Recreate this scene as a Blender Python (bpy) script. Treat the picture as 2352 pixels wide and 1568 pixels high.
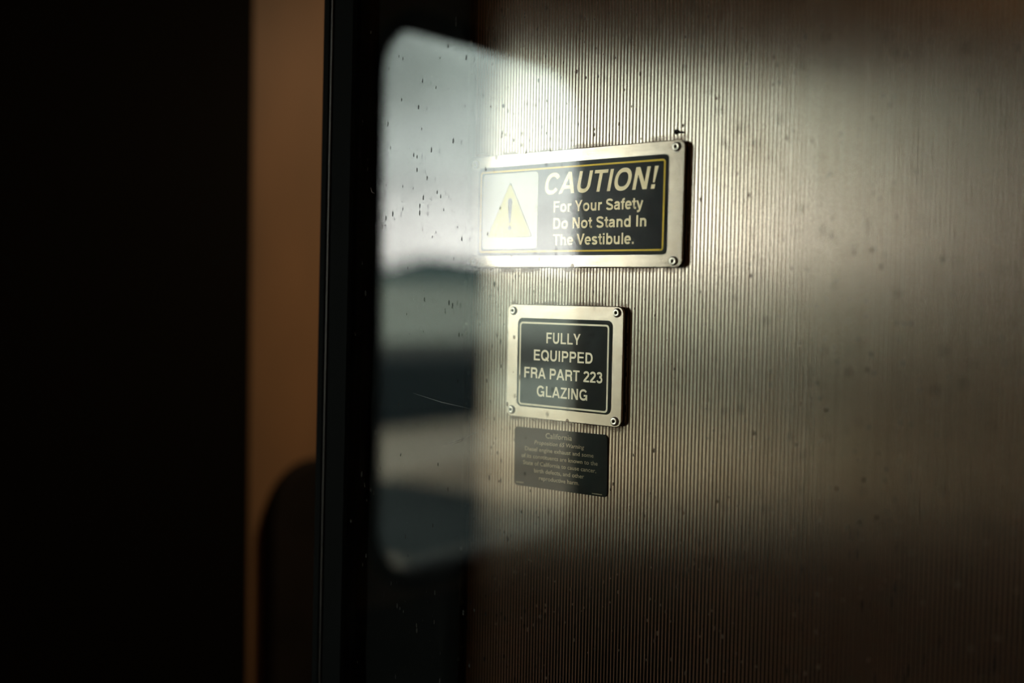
import bpy, bmesh, math, os, random
from mathutils import Matrix, Vector

random.seed(7)
for o in list(bpy.data.objects):
    bpy.data.objects.remove(o)
S = bpy.context.scene
COL = S.collection
Z0 = 1.55            # height of the middle of the signs above the vestibule floor

# ------------------------------------------------------------------ camera
cam_d = bpy.data.cameras.new('camera')
cam = bpy.data.objects.new('camera', cam_d)
COL.objects.link(cam)
cam_d.sensor_fit = 'HORIZONTAL'
cam_d.sensor_width = 36.0
cam_d.lens = 2500 / 2352 * 36.0
r_, u_, f_ = Vector((.76220, .64705, .01917)), Vector((-.04109, .01881, .99898)), Vector((-.64603, .76221, -.04093))
m = Matrix.Identity(4)
for i in range(3):
    m[i][0], m[i][1], m[i][2] = r_[i], u_[i], -f_[i]
m.translation = Vector((.77524, -.91466, Z0 + .04911))
cam.matrix_world = m
cam_d.clip_start = .02
cam_d.clip_end = 3000
cam_d.dof.use_dof = True
cam_d.dof.focus_distance = 1.125
cam_d.dof.aperture_fstop = 1.25
S.camera = cam

# ------------------------------------------------------------------ sky and lamps
W = bpy.data.worlds.new('overcast_sky')
S.world = W
W.use_nodes = True
wt = W.node_tree
wt.nodes.clear()
def wn(t, **k):
    n = wt.nodes.new(t)
    for a, b in k.items():
        setattr(n, a, b)
    return n
tc = wn('ShaderNodeTexCoord')
sep = wn('ShaderNodeSeparateXYZ')
wt.links.new(tc.outputs['Generated'], sep.inputs[0])
ramp = wn('ShaderNodeValToRGB')
wt.links.new(sep.outputs['Z'], ramp.inputs[0])
el = ramp.color_ramp.elements
el[0].position = 0.0; el[0].color = (1.0, .985, .93, 1)
el[1].position = 1.0; el[1].color = (.36, .42, .42, 1)
for p, c in ((.06, (1.0, .985, .94)), (.12, (.68, .735, .695)), (.20, (.36, .415, .385)), (.30, (.30, .34, .33))):
    e = el.new(p); e.color = (*c, 1)
mp = wn('ShaderNodeMapping')
mp.inputs['Scale'].default_value = (3.2, 3.2, 11.0)
mp.inputs['Location'].default_value = (.4, 1.7, .35)
wt.links.new(tc.outputs['Generated'], mp.inputs[0])
nz = wn('ShaderNodeTexNoise')
nz.inputs['Scale'].default_value = 1.6
nz.inputs['Detail'].default_value = 4
wt.links.new(mp.outputs[0], nz.inputs[0])
mr = wn('ShaderNodeMapRange')
mr.inputs['From Min'].default_value = .35; mr.inputs['From Max'].default_value = .65
mr.inputs['To Min'].default_value = .78; mr.inputs['To Max'].default_value = 1.18
wt.links.new(nz.outputs[0], mr.inputs[0])
mul = wn('ShaderNodeMath', operation='MULTIPLY')
wt.links.new(mr.outputs[0], mul.inputs[0])
mul.inputs[1].default_value = 11.2
# a brighter break in the cloud towards one bearing
flat = wn('ShaderNodeVectorMath', operation='MULTIPLY'); flat.inputs[1].default_value = (1, 1, 0)
wt.links.new(tc.outputs['Generated'], flat.inputs[0])
nrm = wn('ShaderNodeVectorMath', operation='NORMALIZE'); wt.links.new(flat.outputs[0], nrm.inputs[0])
dotp = wn('ShaderNodeVectorMath', operation='DOT_PRODUCT')
dotp.inputs[1].default_value = (-math.cos(math.radians(50)), -math.sin(math.radians(50)), 0)
wt.links.new(nrm.outputs[0], dotp.inputs[0])
brk = wn('ShaderNodeMapRange', interpolation_type='SMOOTHSTEP')
for k_, x_ in zip(('From Min', 'From Max', 'To Min', 'To Max'), (.9945, .9996, .96, 1.36)):
    brk.inputs[k_].default_value = x_
wt.links.new(dotp.outputs['Value'], brk.inputs[0])
mul2 = wn('ShaderNodeMath', operation='MULTIPLY')
wt.links.new(mul.outputs[0], mul2.inputs[0]); wt.links.new(brk.outputs[0], mul2.inputs[1])
bg = wn('ShaderNodeBackground')
wt.links.new(ramp.outputs[0], bg.inputs[0])
wt.links.new(mul2.outputs[0], bg.inputs[1])
wo = wn('ShaderNodeOutputWorld')
wt.links.new(bg.outputs[0], wo.inputs[0])

def lamp(name, loc, energy, color, size, target=(0, 0, -1)):
    d = bpy.data.lights.new(name, 'AREA')
    d.shape = 'DISK'; d.size = size; d.energy = energy; d.color = color
    o = bpy.data.objects.new(name, d)
    COL.objects.link(o)
    o.location = loc
    o.rotation_euler = Vector(target).to_track_quat('-Z', 'Y').to_euler()
    return o
lamp('vestibule_ceiling_lamp', (.75, -1.75, 2.385), 1.1, (1.0, .52, .20), .30, (-.9, .1, -.45))
lamp('corridor_ceiling_lamp', (-.1, .95, 2.385), 7.5, (1.0, .64, .36), .25)

vs = S.view_settings
vs.view_transform = 'Standard'; vs.look = 'None'; vs.gamma = 1; vs.use_curve_mapping = False
vs.exposure = 0.0
S.display_settings.display_device = 'sRGB'
S.cycles.use_denoising = True
S.cycles.transparent_max_bounces = 32
S.cycles.max_bounces = 10
S.cycles.caustics_reflective = True
S.cycles.sample_clamp_indirect = 20

# ------------------------------------------------------------------ materials
class Mat:
    def __init__(s, name):
        s.m = bpy.data.materials.new(name)
        s.m.use_nodes = True
        s.t = s.m.node_tree
        s.b = s.t.nodes['Principled BSDF']
        s.o = s.t.nodes['Material Output']
    def n(s, t, **k):
        n = s.t.nodes.new(t)
        for a, b in k.items():
            setattr(n, a, b)
        return n
    def l(s, a, b):
        s.t.links.new(a, b)
    def set(s, **k):
        for a, b in k.items():
            s.b.inputs[a.replace('_', ' ')].default_value = b
        return s
    def coords(s, scale=(1, 1, 1), loc=(0, 0, 0)):
        t = s.n('ShaderNodeTexCoord'); p = s.n('ShaderNodeMapping')
        p.inputs['Scale'].default_value = scale; p.inputs['Location'].default_value = loc
        s.l(t.outputs['Object'], p.inputs[0])
        return p.outputs[0]
    def noise(s, co, scale, detail=3, rough=.5):
        n = s.n('ShaderNodeTexNoise')
        n.inputs['Scale'].default_value = scale; n.inputs['Detail'].default_value = detail
        n.inputs['Roughness'].default_value = rough
        s.l(co, n.inputs[0])
        return n.outputs[0]
    def rng(s, v, a, b, c=0., d=1., smooth=True):
        n = s.n('ShaderNodeMapRange')
        if smooth: n.interpolation_type = 'SMOOTHSTEP'
        for k, x in zip(('From Min', 'From Max', 'To Min', 'To Max'), (a, b, c, d)):
            n.inputs[k].default_value = x
        s.l(v, n.inputs[0])
        return n.outputs[0]
    def math(s, op, a, b=None):
        n = s.n('ShaderNodeMath', operation=op)
        for i, x in enumerate((a, b)):
            if x is None: continue
            if isinstance(x, (int, float)): n.inputs[i].default_value = x
            else: s.l(x, n.inputs[i])
        return n.outputs[0]
    def mix(s, fac, a, b):
        n = s.n('ShaderNodeMix', data_type='RGBA')
        for sock, x in ((n.inputs[0], fac), (n.inputs[6], a), (n.inputs[7], b)):
            if isinstance(x, (int, float)): sock.default_value = x
            elif isinstance(x, tuple): sock.default_value = (*x, 1)
            else: s.l(x, sock)
        return n.outputs[2]
    def fmix(s, fac, a, b):
        n = s.n('ShaderNodeMix', data_type='FLOAT')
        for sock, x in ((n.inputs[0], fac), (n.inputs[2], a), (n.inputs[3], b)):
            if isinstance(x, (int, float)): sock.default_value = x
            else: s.l(x, sock)
        return n.outputs[0]
    def specks(s, co, thr_lo, thr_hi, soft=.05):
        """spots of random size, one in each Voronoi cell: distance below a per-cell radius"""
        v = s.n('ShaderNodeTexVoronoi'); v.inputs['Scale'].default_value = 1
        s.l(co, v.inputs[0])
        c = s.n('ShaderNodeSeparateColor'); s.l(v.outputs['Color'], c.inputs[0])
        rad = s.rng(c.outputs[0], thr_lo, 1.0, -.02, thr_hi, smooth=False)
        d = s.math('SUBTRACT', rad, v.outputs['Distance'])
        return s.rng(d, 0, soft)

def plain(name, col, rough=.5, metal=0., spec=.5):
    a = Mat(name)
    a.set(Base_Color=(*col, 1), Roughness=rough, Metallic=metal)
    a.b.inputs['Specular IOR Level'].default_value = spec
    return a.m

def steel_fluted():
    a = Mat('fluted_stainless_steel')
    t = a.n('ShaderNodeTexCoord'); sp = a.n('ShaderNodeSeparateXYZ')
    a.l(t.outputs['Object'], sp.inputs[0])
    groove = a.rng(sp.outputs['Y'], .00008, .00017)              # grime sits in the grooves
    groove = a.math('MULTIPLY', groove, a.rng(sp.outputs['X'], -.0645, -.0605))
    streak = a.noise(a.coords((240, 1, 3)), 1, 3)
    patch = a.noise(a.coords((9, 1, 5)), 1, 4, .6)
    base = a.mix(a.rng(streak, .3, .7), (.72, .61, .51), (.79, .685, .585))
    base = a.mix(a.rng(patch, .52, .78, 0, .45), base, (.40, .31, .22))
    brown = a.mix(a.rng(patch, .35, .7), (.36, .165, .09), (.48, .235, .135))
    spots = a.specks(a.coords((330, 1, 150)), .88, .42, .12)
    big = a.specks(a.coords((120, 1, 90), (.3, 0, .7)), .95, .24, .06)
    grime = a.math('MAXIMUM', spots, big)
    # rust bled out of the plate edges: bands just above and below each plate
    edge = None
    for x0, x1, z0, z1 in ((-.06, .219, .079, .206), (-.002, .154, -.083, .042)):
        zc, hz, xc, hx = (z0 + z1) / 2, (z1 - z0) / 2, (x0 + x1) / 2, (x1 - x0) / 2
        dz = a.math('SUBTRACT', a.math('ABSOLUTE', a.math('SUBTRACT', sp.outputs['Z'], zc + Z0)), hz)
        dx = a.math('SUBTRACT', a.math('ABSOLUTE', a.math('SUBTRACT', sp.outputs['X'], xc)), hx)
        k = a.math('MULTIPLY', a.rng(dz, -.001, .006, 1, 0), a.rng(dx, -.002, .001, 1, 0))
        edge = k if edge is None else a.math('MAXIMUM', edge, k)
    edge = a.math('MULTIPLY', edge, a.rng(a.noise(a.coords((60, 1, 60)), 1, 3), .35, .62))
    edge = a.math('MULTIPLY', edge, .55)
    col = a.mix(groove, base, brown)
    col = a.mix(a.math('MULTIPLY', grime, .8), col, (.11, .062, .035))
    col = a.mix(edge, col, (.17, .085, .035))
    a.l(col, a.b.inputs['Base Color'])
    dirt = a.math('MAXIMUM', a.math('MAXIMUM', groove, a.math('MULTIPLY', grime, .8)), edge)
    stain = a.math('MAXIMUM', a.math('MULTIPLY', grime, .8), edge)
    a.l(a.math('SUBTRACT', a.fmix(groove, 1.0, .12), a.math('MULTIPLY', stain, .5)), a.b.inputs['Metallic'])
    a.l(a.fmix(dirt, .215, .45), a.b.inputs['Roughness'])
    # drawn steel: fine vertical lines, so it scatters light sideways far more than up and down
    tg = a.n('ShaderNodeCombineXYZ'); tg.inputs[0].default_value = 1.0
    a.l(tg.outputs[0], a.b.inputs['Tangent'])
    a.b.inputs['Anisotropic'].default_value = .9
    return a.m

def steel_plate(name, col, rough):
    a = Mat(name)
    co = a.coords((14, 1, 900))
    br = a.noise(co, 1, 2)
    st = a.noise(a.coords((28, 1, 45)), 1, 4, .6)
    sp = a.specks(a.coords((120, 1, 95)), .86, .40, .12)
    c = a.mix(a.rng(br, .3, .7), tuple(x * .92 for x in col), tuple(min(1, x * 1.06) for x in col))
    c = a.mix(a.rng(st, .45, .95, 0, .5), c, (.38, .27, .17))
    c = a.mix(a.math('MULTIPLY', sp, .75), c, (.17, .085, .04))
    a.l(c, a.b.inputs['Base Color'])
    a.l(a.fmix(sp, 1, .3), a.b.inputs['Metallic'])
    a.l(a.rng(st, .2, .9, rough, rough + .05), a.b.inputs['Roughness'])
    return a.m

def glass(name, dusty):
    a = Mat(name)
    a.t.nodes.remove(a.b)
    lw = a.n('ShaderNodeLayerWeight'); lw.inputs['Blend'].default_value = .5
    f5 = a.math('POWER', lw.outputs['Facing'], 5)
    R = a.math('ADD', a.math('MULTIPLY', f5, .95), .0425)
    tr = a.n('ShaderNodeBsdfTransparent'); tr.inputs[0].default_value = (.975, .985, .975, 1)
    gl = a.n('ShaderNodeBsdfGlossy'); gl.inputs['Roughness'].default_value = 0.0
    mx = a.n('ShaderNodeMixShader')
    a.l(R, mx.inputs[0]); a.l(tr.outputs[0], mx.inputs[1]); a.l(gl.outputs[0], mx.inputs[2])
    out = mx.outputs[0]
    if dusty:
        t = a.n('ShaderNodeTexCoord'); yy = a.n('ShaderNodeSeparateXYZ'); a.l(t.outputs['Object'], yy.inputs[0])
        front = a.rng(yy.outputs['Y'], .002, .004, 1, 0)         # the dirt is on the face towards the vestibule
        co1 = a.coords((200, 1, 75), (5.1, 0, 2.7))
        co2 = a.coords((420, 1, 260), (1.7, 0, 5.3))
        s1 = a.specks(co1, .45, .27, .08)
        s2 = a.specks(co2, .88, .34, .12)
        s = a.math('MAXIMUM', s1, a.math('MULTIPLY', s2, .45))
        film = a.rng(a.noise(a.coords((150, 1, 5)), 1, 3), .45, .8, 0, .035)
        s = a.math('MULTIPLY', a.math('MAXIMUM', a.math('MULTIPLY', s, .8), film), front)
        df = a.n('ShaderNodeBsdfDiffuse'); df.inputs[0].default_value = (.06, .06, .052, 1)
        m2 = a.n('ShaderNodeMixShader')
        a.l(s, m2.inputs[0]); a.l(out, m2.inputs[1]); a.l(df.outputs[0], m2.inputs[2])
        out = m2.outputs[0]
    a.l(out, a.o.inputs[0])
    return a.m

def brown_wall():
    a = Mat('brown_laminate')
    n = a.noise(a.coords((3, 3, 1.3)), 1, 3)
    c = a.mix(a.rng(n, .3, .7), (.24, .17, .10), (.38, .245, .135))
    a.l(c, a.b.inputs['Base Color'])
    a.set(Roughness=.55)
    return a.m

def noisy(name, c0, c1, scale, rough=.9):
    a = Mat(name)
    n = a.noise(a.coords((scale,) * 3), 1, 4)
    a.l(a.mix(a.rng(n, .3, .7), c0, c1), a.b.inputs['Base Color'])
    a.set(Roughness=rough)
    a.b.inputs['Specular IOR Level'].default_value = .15
    return a.m

M = dict(
    flute=steel_fluted(),
    plate=steel_plate('brushed_steel_plate', (.57, .48, .395), .22),
    rivet=plain('rivet_steel', (.93, .84, .73), .30, 1.0),
    core=plain('rivet_hole_black', (.006, .0055, .005), .8, 0, .05),
    label=plain('dark_green_black_face', (.010, .0145, .0115), .22, 0, .14),
    sticker=plain('dark_green_sticker', (.008, .0165, .014), .26, 0, .14),
    beige=plain('beige_lettering', (.88, .71, .45), .38, .55),
    cream=plain('cream_lettering', (.92, .80, .60), .38, .55),
    tan=plain('tan_small_lettering', (.50, .42, .27), .42, .45),
    yellow=plain('yellow_line', (.80, .53, .05), .38, .45),
    white=plain('white_pictogram_field', (.86, .81, .72), .38, .24),
    sunny=plain('yellow_triangle', (.86, .75, .20), .38, .20),
    grey=plain('grey_outline', (.20, .21, .20), .5),
    rubber=plain('black_rubber', (.004, .0046, .0043), .7, 0, .06),
    bead=plain('dull_grey_bead', (.075, .07, .065), .42, .9),
    black=plain('matt_black_paint', (.005, .0055, .005), .8, 0, .1),
    pane=glass('dusty_glazing', True),
    clear=glass('clear_glazing', False),
    scratch=plain('scratched_glazing', (.42, .40, .36), .6),
    brown=brown_wall(),
    low_panel=noisy('charcoal_low_panel', (.012, .012, .011), (.02, .019, .017), 6),  # near-black for unlit lower walls; the rounded doorway panel shares it
    floor=noisy('dark_rubber_floor', (.018, .018, .017), (.03, .029, .027), 12),
    ceil=noisy('tan_ceiling', (.22, .17, .11), (.26, .20, .13), 3),
    asphalt=noisy('shaded_ballast', (.03, .038, .038), (.055, .065, .062), .6),  # dark ballast with the track's shade mixed into its colour
    apron=noisy('shaded_gravel_and_dirt', (.08, .077, .065), (.13, .12, .10), .5),  # train's own shadow put into the gravel tone; dirt strip shares it
    gravel=noisy('tan_gravel', (.36, .27, .19), (.44, .34, .25), .5),
    pale=noisy('pale_platform_concrete', (.58, .465, .35), (.70, .575, .44), .4),
    field=noisy('pale_field', (.58, .59, .49), (.67, .67, .56), .03),
    bank=noisy('dark_low_wall', (.024, .037, .043), (.04, .056, .064), .3),
    hill=noisy('grey_green_hill', (.14, .20, .19), (.19, .25, .235), .01),
)

# ------------------------------------------------------------------ helpers
def link(name, bm_or_me, mat, parent=None, loc=(0, 0, 0), smooth=False):
    if isinstance(bm_or_me, bmesh.types.BMesh):
        bmesh.ops.recalc_face_normals(bm_or_me, faces=bm_or_me.faces)
        me = bpy.data.meshes.new(name)
        bm_or_me.to_mesh(me); bm_or_me.free()
    else:
        me = bm_or_me
    if mat is not None and not me.materials:
        me.materials.append(mat)
    if smooth:
        for p in me.polygons: p.use_smooth = True
    o = bpy.data.objects.new(name, me)
    COL.objects.link(o)
    o.location = loc
    if parent: o.parent = parent
    return o

def structure(o):
    o['kind'] = 'structure'
    return o

def thing(name, label, cat, loc, group=None, rot_y=0.0):
    o = bpy.data.objects.new(name, None)
    o.empty_display_size = .05
    COL.objects.link(o)
    o.location = loc; o.rotation_euler = (0, rot_y, 0)
    o['label'] = label; o['category'] = cat
    if group: o['group'] = group
    return o

def rr(x0, x1, z0, z1, r, n=8):
    """rounded rectangle outline; r one radius or four (bottom right, top right, top left, bottom left)"""
    rs = (r,) * 4 if isinstance(r, (int, float)) else r
    pts = []
    for (cx, cz, a0), q in zip(((x1, z0, -90), (x1, z1, 0), (x0, z1, 90), (x0, z0, 180)), rs):
        sx = -1 if cx == x1 else 1; sz = -1 if cz == z1 else 1
        for i in range(n + 1):
            a = math.radians(a0 + 90 * i / n)
            pts.append((cx + sx * q + q * math.cos(a), cz + sz * q + q * math.sin(a)))
    return pts

def axis_pt(ax, a, b, d):
    """a point of a sheet whose depth direction is ax: 'y' -> (a, d, b), 'x' -> (d, a, b)"""
    return (a, d, b) if ax == 'y' else (d, a, b)

def slab(bm, x0, x1, z0, z1, r, front, back, bev=0.0, ax='y', n=8):
    """solid rounded-rectangle plate, its front edge rounded by bev"""
    s = 1 if back > front else -1
    prof = [(0, back), (0, front + s * bev)]
    if bev:
        for k in (1, 2, 3):
            a = math.radians(30 * k)
            prof.append((bev * (1 - math.cos(a)), front + s * bev * (1 - math.sin(a))))
    loops = []
    for ins, d in prof:
        q = max(r - ins, 1e-5) if isinstance(r, (int, float)) else tuple(max(k - ins, 1e-5) for k in r)
        loops.append([bm.verts.new(axis_pt(ax, a, b, d)) for a, b in rr(x0 + ins, x1 - ins, z0 + ins, z1 - ins, q, n)])
    for A, B in zip(loops, loops[1:]):
        for i in range(len(A)):
            j = (i + 1) % len(A)
            bm.faces.new((A[i], A[j], B[j], B[i]))
    bm.faces.new(loops[0]); bm.faces.new(loops[-1])
    return bm

def ring(bm, out, inn, front, back, ax='y', bev=0.0):
    """solid frame between two outlines with the same number of points"""
    s = 1 if back > front else -1
    def inset(pts, d):
        n = len(pts); res = []
        for i in range(n):
            p, q = Vector(pts[i - 1]), Vector(pts[(i + 1) % n])
            t = (q - p); t.normalize()
            res.append((pts[i][0] - t.y * d, pts[i][1] + t.x * d))
        return res
    L = [(out, back), (out, front + s * bev)]
    if bev: L += [(inset(out, bev), front), (inset(inn, -bev), front)]
    L += [(inn, front + s * bev), (inn, back)]
    loops = [[bm.verts.new(axis_pt(ax, a, b, d)) for a, b in pts] for pts, d in L]
    loops.append(loops[0])
    for A, B in zip(loops, loops[1:]):
        for i in range(len(A)):
            j = (i + 1) % len(A)
            bm.faces.new((A[i], A[j], B[j], B[i]))
    return bm

def box(bm, x0, x1, y0, y1, z0, z1):
    v = [bm.verts.new((x, y, z)) for x in (x0, x1) for y in (y0, y1) for z in (z0, z1)]
    for f in ((0, 1, 3, 2), (4, 6, 7, 5), (0, 4, 5, 1), (2, 3, 7, 6), (0, 2, 6, 4), (1, 5, 7, 3)):
        bm.faces.new([v[i] for i in f])
    return bm

def lathe(bm, prof, n=28):
    """turn (radius, height) about the -y axis"""
    loops = []
    for r, h in prof:
        if r == 0: loops.append([bm.verts.new((0, -h, 0))] * n)
        else: loops.append([bm.verts.new((r * math.cos(2 * math.pi * i / n), -h, r * math.sin(2 * math.pi * i / n))) for i in range(n)])
    for A, B in zip(loops, loops[1:]):
        for i in range(n):
            j = (i + 1) % n
            f = []
            for v in (A[i], A[j], B[j], B[i]):
                if v not in f: f.append(v)
            if len(f) > 2: bm.faces.new(f)
    return bm

def extrude_poly(bm, pts, front, back):
    A = [bm.verts.new((x, front, z)) for x, z in pts]
    B = [bm.verts.new((x, back, z)) for x, z in pts]
    bm.faces.new(A); bm.faces.new(B)
    for i in range(len(A)):
        j = (i + 1) % len(A)
        bm.faces.new((A[i], A[j], B[j], B[i]))
    return bm

CAP, XH, ST = .72, .53, .138          # cap height, x-height and stroke of the sign lettering (em)
H2 = ST / 2
def arc(cx, cy, rx, ry, a0, a1, n=14):
    out = []
    for i in range(n + 1):
        a = math.radians(a0 + (a1 - a0) * i / n)
        c, q = math.cos(a), math.sin(a)
        out.append((cx + rx * math.copysign(abs(c) ** .9, c), cy + ry * math.copysign(abs(q) ** .9, q)))
    return out
def ln(*p): return ('line', list(p), ST)
def thin(*p): return ('line', list(p), ST * .82)
def quad(*p): return ('poly', list(p), 0)
def blk(x0, x1, y0, y1): return quad((x0, y0), (x1, y0), (x1, y1), (x0, y1))
def dot(x): return blk(x - .073, x + .073, 0, .142)
S_UP = lambda cx, cy, rx, ry, cy2, rx2, ry2: arc(cx, cy, rx, ry, 12, 245) + arc(cx, cy2, rx2, ry2, 65, -168)
GLYPH = {
 'I': (.278, [ln((.139, 0), (.139, CAP))]),
 'L': (.611, [ln((.14, 0), (.14, CAP)), thin((.14, .057), (.575, .057))]),
 'F': (.611, [ln((.14, 0), (.14, CAP)), thin((.14, CAP - .057), (.58, CAP - .057)), thin((.14, .365), (.53, .365))]),
 'E': (.667, [ln((.14, 0), (.14, CAP)), thin((.14, CAP - .057), (.61, CAP - .057)), thin((.14, .375), (.58, .375)), thin((.14, .057), (.62, .057))]),
 'T': (.611, [thin((.02, CAP - .057), (.59, CAP - .057)), ln((.305, 0), (.305, CAP - .05))]),
 'U': (.722, [ln((.14, CAP), (.14, .27), *arc(.361, .27, .221, .212, 180, 360), (.582, CAP))]),
 'A': (.722, [quad((.01, 0), (.155, 0), (.435, CAP), (.285, CAP)), quad((.565, 0), (.712, 0), (.437, CAP), (.287, CAP)), blk(.15, .57, .155, .275)]),
 'V': (.667, [quad((.0, CAP), (.155, CAP), (.405, 0), (.26, 0)), quad((.512, CAP), (.667, CAP), (.407, 0), (.262, 0))]),
 'N': (.722, [ln((.137, 0), (.137, CAP)), ln((.585, 0), (.585, CAP)), quad((.07, CAP), (.235, CAP), (.652, 0), (.487, 0))]),
 'Y': (.667, [ln((.333, 0), (.333, .30)), quad((.0, CAP), (.165, CAP), (.402, .27), (.265, .27)), quad((.502, CAP), (.667, CAP), (.402, .27), (.264, .27))]),
 'Z': (.611, [thin((.045, CAP - .057), (.575, CAP - .057)), thin((.03, .057), (.585, .057)), quad((.03, .06), (.03, .0), (.17, .06), (.575, CAP - .06), (.575, CAP - .01), (.42, CAP - .06))]),
 'O': (.778, [ln(*arc(.389, .36, .277, .303, 0, 360, 40))]),
 'Q': (.778, [ln(*arc(.389, .36, .277, .303, 0, 360, 40)), thin((.45, .215), (.70, -.005))]),
 'C': (.722, [ln(*arc(.375, .36, .262, .303, 33, 327, 34))]),
 'G': (.778, [ln(*arc(.382, .36, .275, .303, 35, 335, 34)), thin((.41, .315), (.715, .315)), quad((.615, 0), (.715, 0), (.715, .33), (.615, .33))]),
 'S': (.667, [ln(*S_UP(.333, .528, .215, .135, .195, .225, .137))]),
 'D': (.722, [ln((.14, 0), (.14, CAP)), ln((.14, CAP - H2), (.34, CAP - H2), *arc(.34, .36, .255, .36 - H2, 90, -90, 20), (.14, H2))]),
 'P': (.667, [ln((.14, 0), (.14, CAP)), ln((.14, CAP - H2), (.40, CAP - H2), *arc(.40, .488, .165, .163, 90, -90, 16), (.14, .325))]),
 'R': (.722, [ln((.14, 0), (.14, CAP)), ln((.14, CAP - H2), (.43, CAP - H2), *arc(.43, .497, .165, .154, 90, -90, 16), (.14, .343)), ln((.40, .343), (.52, .325), (.575, .255), (.59, .12), (.61, 0))]),
 '2': (.556, [ln(*arc(.277, .50, .178, .152, 172, -38, 18), (.27, .25), (.14, .13), (.118, .06)), thin((.035, .057), (.52, .057))]),
 '3': (.556, [ln(*arc(.268, .525, .165, .127, 165, -90, 18)), ln(*arc(.272, .222, .187, .165, 90, -165, 18))]),
 '!': (.333, [quad((.09, CAP), (.245, CAP), (.205, .20), (.13, .20)), blk(.092, .242, 0, .142)]),
 '.': (.278, [dot(.139)]),
 ' ': (.278, []),
 'o': (.611, [ln(*arc(.305, .265, .2, .207, 0, 360, 32))]),
 'n': (.611, [ln((.14, 0), (.14, XH)), ln((.14, .28), *arc(.306, .315, .166, .153, 180, 0, 14), (.472, 0))]),
 'h': (.611, [ln((.14, 0), (.14, CAP)), ln((.14, .28), *arc(.306, .315, .166, .153, 180, 0, 14), (.472, 0))]),
 'u': (.611, [ln((.472, 0), (.472, XH)), ln((.14, XH), (.14, .215), *arc(.306, .215, .166, .153, 180, 360, 14), (.472, .25))]),
 'r': (.389, [ln((.14, 0), (.14, XH)), ln((.14, .26), *arc(.33, .30, .19, .165, 175, 92, 8), (.385, .465))]),
 't': (.333, [ln((.165, .68), (.165, .15), *arc(.275, .165, .11, .10, 180, 270, 8), (.325, .065)), thin((.01, XH - .057), (.315, XH - .057))]),
 'f': (.333, [ln((.165, 0), (.165, .54), *arc(.275, .55, .11, .105, 180, 90, 8), (.33, .655)), thin((.01, XH - .057), (.32, XH - .057))]),
 'i': (.278, [ln((.139, 0), (.139, XH)), blk(.139 - H2, .139 + H2, .60, CAP)]),
 'l': (.278, [ln((.139, 0), (.139, CAP))]),
 'd': (.611, [ln((.472, 0), (.472, CAP)), ln(*arc(.287, .265, .185, .207, 0, 360, 30))]),
 'b': (.611, [ln((.14, 0), (.14, CAP)), ln(*arc(.325, .265, .185, .207, 0, 360, 30))]),
 'a': (.556, [ln(*arc(.265, .365, .158, .11, 172, 0, 14), (.423, .12), (.445, 0)), thin((.42, .315), (.27, .285), *arc(.215, .165, .125, .11, 110, 285, 12), (.36, .10), (.42, .18))]),
 'e': (.556, [ln(*arc(.278, .265, .195, .207, 0, 318, 28)), ('line', [(.09, .265), (.53, .265)], .095)]),
 's': (.556, [ln(*S_UP(.277, .385, .162, .09, .152, .172, .093))]),
 'y': (.556, [quad((.0, XH), (.15, XH), (.345, .02), (.21, -.01)), ln((.482, XH), (.30, .0), (.245, -.11), (.17, -.148), (.07, -.142))]),
}
def stroke(pts, w):
    """a constant-width band along a line of points, mitred at its corners"""
    closed = (Vector(pts[0]) - Vector(pts[-1])).length < 1e-6
    p = [Vector(q) for q in pts]
    if closed: p = p[:-1]
    q = [p[0]]
    for v in p[1:]:
        if (v - q[-1]).length > 1e-4: q.append(v)
    p = q; n = len(p); Lf, Rt = [], []
    for i in range(n):
        a = p[i - 1] if (closed or i) else None
        b = p[(i + 1) % n] if (closed or i < n - 1) else None
        d0 = (p[i] - a).normalized() if a is not None else None
        d1 = (b - p[i]).normalized() if b is not None else None
        if d0 is None: d0 = d1
        if d1 is None: d1 = d0
        n0, n1 = Vector((-d0.y, d0.x)), Vector((-d1.y, d1.x))
        mm = (n0 + n1)
        mm = mm.normalized() if mm.length > 1e-6 else n0
        k = w / 2 / max(.5, mm.dot(n0))
        Lf.append(p[i] + mm * k); Rt.append(p[i] - mm * k)
    out = []
    for i in range(n if closed else n - 1):
        j = (i + 1) % n
        out.append([Lf[i], Lf[j], Rt[j], Rt[i]])
    return out

def sign_text(bm, text, x0, x1, base, cap, y, shear=0.0):
    """one line of printed sign lettering fitted between x0 and x1 on its baseline"""
    polys, pen = [], 0.0
    for ch in text:
        adv, strokes = GLYPH[ch]
        for k, (kind, pts, w) in enumerate(strokes):
            for poly in (stroke(pts, w) if kind == 'line' else [pts]):
                polys.append([(pen + q[0] + shear * q[1], q[1], k) for q in poly])
        pen += adv
    xs = [q[0] for p in polys for q in p]
    a, b = min(xs), max(xs)
    kx, kz = (x1 - x0) / (b - a), cap / CAP
    for p in polys:
        vs_ = [bm.verts.new((x0 + (q[0] - a) * kx, y - q[2] * .00003, base + q[1] * kz)) for q in p]   # strokes laid one over the other
        try: bm.faces.new(vs_)
        except ValueError: pass

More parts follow.
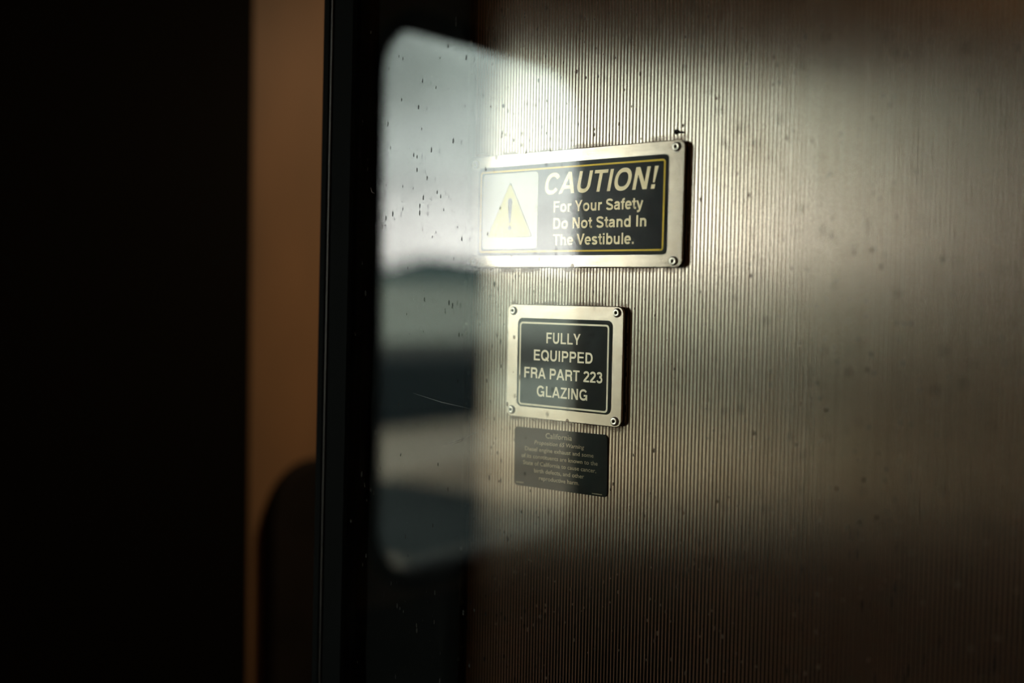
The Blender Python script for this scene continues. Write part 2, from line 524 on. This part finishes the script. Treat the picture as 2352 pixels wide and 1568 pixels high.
_cap = []
def text_into(bm, text, x0, x1, base, cap, y, bold=0.0, shear=0.0):
    """one line of small lettering in Blender's own built-in face"""
    def mesh_of(body, off, sh):
        cu = bpy.data.curves.new('lettering', 'FONT')
        cu.body = body; cu.size = 1.0; cu.offset = off; cu.shear = sh; cu.resolution_u = 3
        o = bpy.data.objects.new('lettering', cu)
        COL.objects.link(o)
        me = bpy.data.meshes.new_from_object(o.evaluated_get(bpy.context.evaluated_depsgraph_get()))
        bpy.data.objects.remove(o); bpy.data.curves.remove(cu)
        return me
    if not _cap:
        me = mesh_of('H', 0, 0); _cap.append(max(v.co.y for v in me.vertices)); bpy.data.meshes.remove(me)
    me = mesh_of(text, bold, shear)
    xs = [v.co.x for v in me.vertices]
    a, b = min(xs), max(xs)
    kx = (x1 - x0) / (b - a); kz = cap / (_cap[0] + bold)
    for v in me.vertices:
        v.co = (x0 + (v.co.x - a) * kx, y, base + (v.co.y + bold * .5) * kz)
    bm.from_mesh(me)
    bpy.data.meshes.remove(me)

# ------------------------------------------------------------------ the setting: fluted bulkhead
P = .00407                      # flute pitch
XL, XR, ZT = -.062, 2.55, 2.4
def flute_strips():
    """cross-section of the sheet as runs of points: rolled edge, then crest and groove by turns (creased where they meet)"""
    rad = .018
    runs = [[(XL - .0025 - rad, .070)] + [(XL - .0025 - rad * math.sin(math.radians(90 - 9 * i)), rad - rad * math.cos(math.radians(90 - 9 * i))) for i in range(11)] + [(XL, 0)]]
    n = int((XR - XL) / P)
    th = math.radians(8.5)
    hw = .375 * P
    R = hw / math.sin(th)
    e = R * (1 - math.cos(th))
    for k in range(n):
        c = XL + (k + .5) * P
        runs.append([(c - .5 * P, e + .00034), (c - .465 * P, e + .00031), (c - .425 * P, e + .00018), (c - hw, e)])
        runs.append([(c + R * math.sin(th * j / 4), R * (1 - math.cos(th * j / 4))) for j in range(-4, 5)])
        runs.append([(c + hw, e), (c + .425 * P, e + .00018), (c + .465 * P, e + .00031), (c + .5 * P, e + .00034)])
    runs.append([(XR, e + .00034), (XR, .070)])
    return runs
bm = bmesh.new()
first = last = None
for run in flute_strips():
    lo = [bm.verts.new((x, y, 0)) for x, y in run]
    hi = [bm.verts.new((x, y, ZT)) for x, y in run]
    for i in range(len(run) - 1):
        bm.faces.new((lo[i], lo[i + 1], hi[i + 1], hi[i]))
    first = first or (lo[0], hi[0]); last = (lo[-1], hi[-1])
bm.faces.new((last[0], first[0], first[1], last[1]))
me = bpy.data.meshes.new('wall_back'); bm.to_mesh(me); bm.free()
wall_back = structure(link('wall_back', me, M['flute'], smooth=True))
# old drill hole with a burr above the caution plate
bm = bmesh.new()
lathe(bm, [(0, .0003), (.0012, .0003), (.0017, .0011), (.0024, .0008), (.0027, 0)], 20)
for ang, ln in ((.5, .005), (1.2, .003)):
    d = Vector((math.cos(ang * .35), 0, -math.sin(ang * .5) * .35)) * ln
    box(bm, .003, .003 + d.x, -.0011, -.0004, -.0012 + d.z, .0004 + d.z)
hole = link('drill_hole', bm, M['bead'], wall_back, (.2050, -.0003, Z0 + .2125), smooth=True)

# black post behind the leading edge of the glazing
bm = bmesh.new()
slab(bm, -.320, -.0805, 0, ZT, .004, .022, .090, .003)
structure(link('trim_1', bm, M['black']))

# vestibule shell
LX = -.925
bm = bmesh.new()
win_o = rr(-1.655, -.888, Z0 - .570, Z0 + .634, .127, 10)
def wall_outline(y0, y1, z0, z1):
    return rr(y0, y1, z0, z1, .002, 10)
ring(bm, wall_outline(-2.9, 3.0, 0, ZT), win_o, LX, LX - .07, 'x')
structure(link('wall_left', bm, M['brown']))
bm = bmesh.new(); box(bm, XR, XR + .06, -2.9, 3.0, 0, ZT); structure(link('wall_right', bm, M['brown']))
bm = bmesh.new(); box(bm, LX - .07, XR + .06, -2.96, -2.9, 0, ZT); structure(link('wall_front', bm, M['brown']))
bm = bmesh.new(); box(bm, LX - .07, XR + .06, 3.0, 3.06, 0, ZT); structure(link('wall_far', bm, M['brown']))
bm = bmesh.new(); box(bm, LX - .07, XR + .06, -2.96, 3.06, -.06, 0); structure(link('floor', bm, M['floor']))
bm = bmesh.new(); box(bm, LX - .07, XR + .06, -2.96, 3.06, ZT, ZT + .06); structure(link('ceiling', bm, M['ceil']))
# charcoal dado, added to stand for unlit lower walls; corner by the doorway rounded
bm = bmesh.new()
slab(bm, -2.89, -.81, .0, .93, .01, LX + .012, LX, .004, 'x')
structure(link('shade_panel_left', bm, M['low_panel']))
bm = bmesh.new()
slab(bm, LX + .02, XR - .005, .0, .93, .01, -2.888, -2.9, .004, 'y')
structure(link('shade_panel_front', bm, M['low_panel']))  # added to darken the front wall mirrored low in the steel
bm = bmesh.new()
slab(bm, .36, .585, .0, 1.27, (.002, .002, .12, .002), LX + .03, LX, .01, 'x')
structure(link('trim_2', bm, M['low_panel']))

# dark column before the doorway, added so the steel and glazing mirror black
bm = bmesh.new()
slab(bm, -.80, .30, 0, ZT, .01, LX + .045, LX, .006, 'x')
structure(link('added_dark_column', bm, M['black']))

# daylight window in the left wall
bm = bmesh.new()
ring(bm, rr(-1.685, -.858, Z0 - .600, Z0 + .664, .157, 10), rr(-1.648, -.895, Z0 - .563, Z0 + .627, .120, 10), LX + .010, LX - .05, 'x', .004)
w2 = structure(link('window_2', bm, M['rubber']))
bm = bmesh.new()
slab(bm, -1.652, -.891, Z0 - .567, Z0 + .631, .124, LX - .024, LX - .030, 0, 'x', 10)
link('pane', bm, M['clear'], w2)

# glazed leaf standing in front of the bulkhead
GY = -.120
piv = (-.177, GY, Z0)
w1 = bpy.data.objects.new('window_1', None)
COL.objects.link(w1)
w1.location = piv; w1.rotation_euler = (0, .011, 0)
structure(w1)
WX, ZB, ZTT = .97, -.635, .70          # width, bottom and top against the pivot
bm = bmesh.new()
ring(bm, rr(.0, WX, ZB, ZTT, .25, 12), rr(.0115, WX - .0115, ZB + .0115, ZTT - .0115, .2385, 12), -.008, .030, 'y', .0015)
link('outer_seal', bm, M['rubber'], w1)
bm = bmesh.new()
ring(bm, rr(.0115, WX - .0115, ZB + .0115, ZTT - .0115, .2385, 12), rr(.0140, WX - .0140, ZB + .0140, ZTT - .0140, .236, 12), -.0065, .028, 'y', .0006)
link('bead', bm, M['bead'], w1)
bm = bmesh.new()
ring(bm, rr(.0140, WX - .0140, ZB + .0140, ZTT - .0140, .236, 12), rr(.050, WX - .050, ZB + .05, ZTT - .05, .20, 12), -.006, .030, 'y', .003)
link('inner_seal', bm, M['rubber'], w1)
bm = bmesh.new()
slab(bm, .044, WX - .044, ZB + .044, ZTT - .044, .206, 0.0, .006, 0, 'y', 12)
pane = link('pane', bm, M['pane'], w1)
for x0, z0, x1, z1, w in ((-.0309, -.0511, .0519, -.0600, .00024), (.0141, -.1006, .0612, -.0815, .00016), (.0258, -.0990, .0470, -.0885, .00013), (-.1027, .1641, -.0957, .1572, .00035)):
    a, b = Vector((x0 + .177, z0)), Vector((x1 + .177, z1))
    d = (b - a).normalized(); nrm = Vector((-d.y, d.x)) * w
    mid = (a + b) / 2 - nrm * 6
    bm = bmesh.new()
    extrude_poly(bm, [tuple(a), tuple(mid - nrm), tuple(b), tuple(mid + nrm)], -.00025, .0001)
    link('scratch', bm, M['scratch'], pane)
bm = bmesh.new()
box(bm, .795, .86, -.155, .001, 0, ZT)
structure(link('trim_3', bm, M['black']))

# ------------------------------------------------------------------ outside, seen only mirrored in the glazing
def strip(name, mat, prof, y0=-420., y1=420.):
    """land profile (distance outwards, height) swept along the track"""
    bm = bmesh.new()
    A = [bm.verts.new((-d, y0, z)) for d, z in prof]; B = [bm.verts.new((-d, y1, z)) for d, z in prof]
    for i in range(len(prof) - 1):
        bm.faces.new((A[i], A[i + 1], B[i + 1], B[i]))
    return structure(link(name, bm, mat))
GZ = -.6
strip('ground', M['field'], [(1.0, GZ - .05), (40, GZ - .05), (120, -.3), (420, 7.5), (560, 11.0), (700, 12.0)])
strip('ground_gravel_shaded', M['apron'], [(1.0, GZ), (5.6, GZ)])  # gravel beside the train, coloured dark for the shadow it lies in
strip('ground_ballast_shaded', M['asphalt'], [(5.6, GZ - .012), (8.7, GZ - .012)], -8.4, -5.6)  # ballast strip, its shade painted in with the dark stone
strip('ground_siding', M['gravel'], [(5.6, GZ - .014), (8.7, GZ - .014)])
strip('ground_platform', M['pale'], [(8.7, GZ - .05), (8.7, GZ + .04), (12.0, GZ + .04), (12.0, GZ - .05)])
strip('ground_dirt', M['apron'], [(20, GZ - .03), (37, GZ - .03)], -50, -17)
bm = bmesh.new()
box(bm, -13.6, -12.2, -14.2, -10.2, GZ - .05, .50)
structure(link('wall_outside', bm, M['bank']))
bm = bmesh.new()
n = 90
A, B, Cc = [], [], []
for i in range(n + 1):
    y = -1400 + 2800 * i / n
    t = max(0, min(1, (-590 - y) / 95)); t = t * t * (3 - 2 * t)
    h = 12 + 20.5 * t + t * (3 * math.sin(i * .37) + 2 * math.sin(i * 1.1 + 1))
    A.append(bm.verts.new((-560, y, 2.0))); B.append(bm.verts.new((-680, y, h))); Cc.append(bm.verts.new((-820, y, 2.0)))
for i in range(n):
    bm.faces.new((A[i], A[i + 1], B[i + 1], B[i])); bm.faces.new((B[i], B[i + 1], Cc[i + 1], Cc[i]))
structure(link('hill', bm, M['hill'], smooth=True))

# ------------------------------------------------------------------ signs
rv = bmesh.new()
lathe(rv, [(0, .0004), (.0014, .0004), (.00142, .0018), (.0015, .0021), (.0017, .0022), (.0034, .0022), (.0037, .0021), (.0042, .0016), (.0046, .0009), (.0048, -.0002)])
rivet_me = bpy.data.meshes.new('rivet'); bmesh.ops.recalc_face_normals(rv, faces=rv.faces); rv.to_mesh(rivet_me); rv.free()
rivet_me.materials.append(M['rivet'])
for p in rivet_me.polygons: p.use_smooth = True
rc = bmesh.new()
lathe(rc, [(0, .0012), (.0012, .0012), (.00138, .0004)], 20)
core_me = bpy.data.meshes.new('rivet_hole'); rc.to_mesh(core_me); rc.free()
core_me.materials.append(M['core'])

def rivets(parent, pts, y):
    for x, z in pts:
        o = link('rivet', rivet_me, None, parent, (x, y, z))
        c = link('rivet_hole', core_me, None, o)
        c['label'] = 'dark hole in the rivet'

def mounted(name, label, rect, rot, rt, rad=.0075):
    x0, x1, z0, z1 = rect
    cx, cz = (x0 + x1) / 2, (z0 + z1) / 2
    t = thing(name, label, 'sign', (cx, 0, Z0 + cz), None, rot)
    w, h = (x1 - x0) / 2, (z1 - z0) / 2
    bm = bmesh.new(); slab(bm, -w + .0006, w - .0006, -h + .0006, h - .0006, rad, -.0048, .0003)
    link('backing', bm, M['black'], t)
    bm = bmesh.new(); slab(bm, -w, w, -h, h, rad, -.0068, -.0047, .0009)
    link('plate', bm, M['plate'], t)
    rivets(t, [(x - cx, z - cz) for x, z in rt], -.0068)
    return t, cx, cz

# --- caution sign
t, cx, cz = mounted('caution_sign', 'wide riveted steel plate with caution wording and a warning triangle, the topmost sign',
                    (-.0625, .2190, .0808, .2045), .0035,
                    [(-.0525, .1955), (.2095, .1975), (.2095, .0872), (-.0522, .0870)])
YF = -.0068
def L(x0, x1, z0, z1): return x0 - cx, x1 - cx, z0 - cz, z1 - cz
bm = bmesh.new(); slab(bm, *L(-.0470, .2013, .0936, .1913), .0048, YF - .0004, YF + .0002)
face = link('sign_face', bm, M['label'], t); face['label'] = 'dark green-black printed face'
bm = bmesh.new()
o_ = L(-.0441, .1977, .0973, .1868); i_ = L(-.0423, .1959, .0991, .1850)
ring(bm, rr(*o_, .0032), rr(*i_, .0016), YF - .0006, YF - .0003)
b = link('border_line', bm, M['yellow'], face); b['label'] = 'thin yellow border line'
bm = bmesh.new(); slab(bm, *L(-.0397, .0386, .1014, .1834), .0042, YF - .0006, YF - .0003)
wf = link('pictogram_field', bm, M['white'], face); wf['label'] = 'white square behind the triangle'
def tri(grow):
    a = Vector((-.0003 - cx, .1745 - cz)); b = Vector((-.0332 - cx, .1136 - cz)); c = Vector((.0320 - cx, .1136 - cz))
    g = (a + b + c) / 3
    pts = []
    P3 = [g + (p - g) * (1 + grow) for p in (c, a, b)]
    for k in range(3):       # corners slightly rounded
        p, q, s = P3[k], P3[k - 1], P3[(k + 1) % 3]
        e0 = p + (q - p).normalized() * .004; e1 = p + (s - p).normalized() * .004
        for i in range(6):
            u = i / 5
            pts.append(tuple(e0 * (1 - u) ** 2 + p * 2 * u * (1 - u) + e1 * u * u))
    return pts
bm = bmesh.new(); ring(bm, tri(.0), tri(-.045), YF - .00085, YF - .0005)
b = link('triangle_outline', bm, M['grey'], face); b['label'] = 'grey triangle outline'
bm = bmesh.new(); extrude_poly(bm, tri(-.04), YF - .00075, YF - .0005)
b = link('warning_triangle', bm, M['sunny'], face); b['label'] = 'yellow warning triangle'
bm = bmesh.new()
pts = []
ex, et, eb = -.0002 - cx, .1565 - cz, .1288 - cz
for i in range(9):
    a = math.pi * i / 8
    pts.append((ex + .0033 * math.cos(a), et - .0030 + .0030 * math.sin(a)))
pts += [(ex - .0030, et - .009), (ex - .0011, eb), (ex + .0011, eb), (ex + .0030, et - .009)]
extrude_poly(bm, pts, YF - .0009, YF - .0006)
pts = [(ex + .0028 * math.cos(2 * math.pi * i / 20), .1238 - cz + .0030 * math.sin(2 * math.pi * i / 20)) for i in range(20)]
extrude_poly(bm, pts, YF - .0009, YF - .0006)
b = link('exclamation_mark', bm, M['grey'], face); b['label'] = 'grey exclamation mark'
bm = bmesh.new()
sign_text(bm, 'CAUTION!', .0482 - cx, .1901 - cx, .1582 - cz, .0222, YF - .0007, .21)
sign_text(bm, 'For Your Safety', .0604 - cx, .1731 - cx, .1391 - cz, .0115, YF - .0007)
sign_text(bm, 'Do Not Stand In', .0604 - cx, .1772 - cx, .1215 - cz, .0115, YF - .0007)
sign_text(bm, 'The Vestibule.', .0606 - cx, .1630 - cx, .1044 - cz, .0115, YF - .0007)
b = link('lettering', bm, M['beige'], face); b['label'] = 'beige lettering'

# --- glazing sign
t, cx, cz = mounted('glazing_sign', 'small riveted steel plate about equipped glazing, just below the wide sign',
                    (-.0012, .1526, -.0815, .0415), -.001,
                    [(.0072, .0342), (.1443, .0349), (.1443, -.0752), (.0070, -.0741)])
bm = bmesh.new(); slab(bm, *L(.0142, .1393, -.0692, .0268), .0062, YF - .0004, YF + .0002)
face = link('sign_face', bm, M['label'], t); face['label'] = 'dark green-black printed face'
bm = bmesh.new()
ring(bm, rr(*L(.0170, .1355, -.0675, .0226), .0040), rr(*L(.0189, .1336, -.0656, .0207), .0024), YF - .0006, YF - .0003)
b = link('border_line', bm, M['cream'], face); b['label'] = 'cream border line'
bm = bmesh.new()
for s, x0, x1, zb, c in (('FULLY', .0544, .0997, .0005, .0115), ('EQUIPPED', .0376, .1156, -.0183, .0115), ('FRA PART 223', .0247, .1284, -.0376, .0115), ('GLAZING', .0426, .1098, -.0568, .0115)):
    sign_text(bm, s, x0 - cx, x1 - cx, zb - cz, c, YF - .0007)
b = link('lettering', bm, M['cream'], face); b['label'] = 'cream capital lettering'

# --- small warning sticker plate
cx, cz = .0700, -.1242
t = thing('warning_sticker', 'dark green sticker with seven lines of small tan wording, lowest of the signs', 'sign', (cx, 0, Z0 + cz), None, -.019)
bm = bmesh.new(); slab(bm, *L(.0076, .1325, -.1563, -.0918), .0045, -.0013, .0003, .0003)
face = link('sticker_face', bm, M['sticker'], t)
bm = bmesh.new()
for s, x0, x1, zb, c, bo, sh in (
        ('California', .0517, .0871, -.1015, .0056, .006, 0),
        ('Proposition 65 Warning', .0362, .1034, -.1091, .0043, .006, .2),
        ('Diesel engine exhaust and some', .0230, .1154, -.1168, .0043, .006, 0),
        ('of its constituents are known to the', .0183, .1207, -.1246, .0043, .006, 0),
        ('State of California to cause cancer,', .0206, .1188, -.1322, .0043, .006, 0),
        ('birth defects, and other', .0361, .1034, -.1398, .0043, .006, 0),
        ('reproductive harm.', .0430, .0969, -.1474, .0043, .006, 0)):
    text_into(bm, s, x0 - cx, x1 - cx, zb - cz, c, -.0016, bo, sh)
b = link('lettering', bm, M['tan'], face); b['label'] = 'small tan lettering'
for xa, za, k, h in ((.0105, -.1534, 9, .0011), (.1135, -.1546, 10, .0011)):   # two lines too small to read
    bm = bmesh.new()
    x = xa
    for i in range(k):
        w = random.uniform(.0007, .0013)
        box(bm, x - cx, x + w - cx, -.00145, -.0012, za - cz, za + h * random.uniform(.75, 1.1) - cz)
        x += w + .0003
    b = link('fine_print', bm, M['tan'], face); b['label'] = 'unreadable line of fine print'
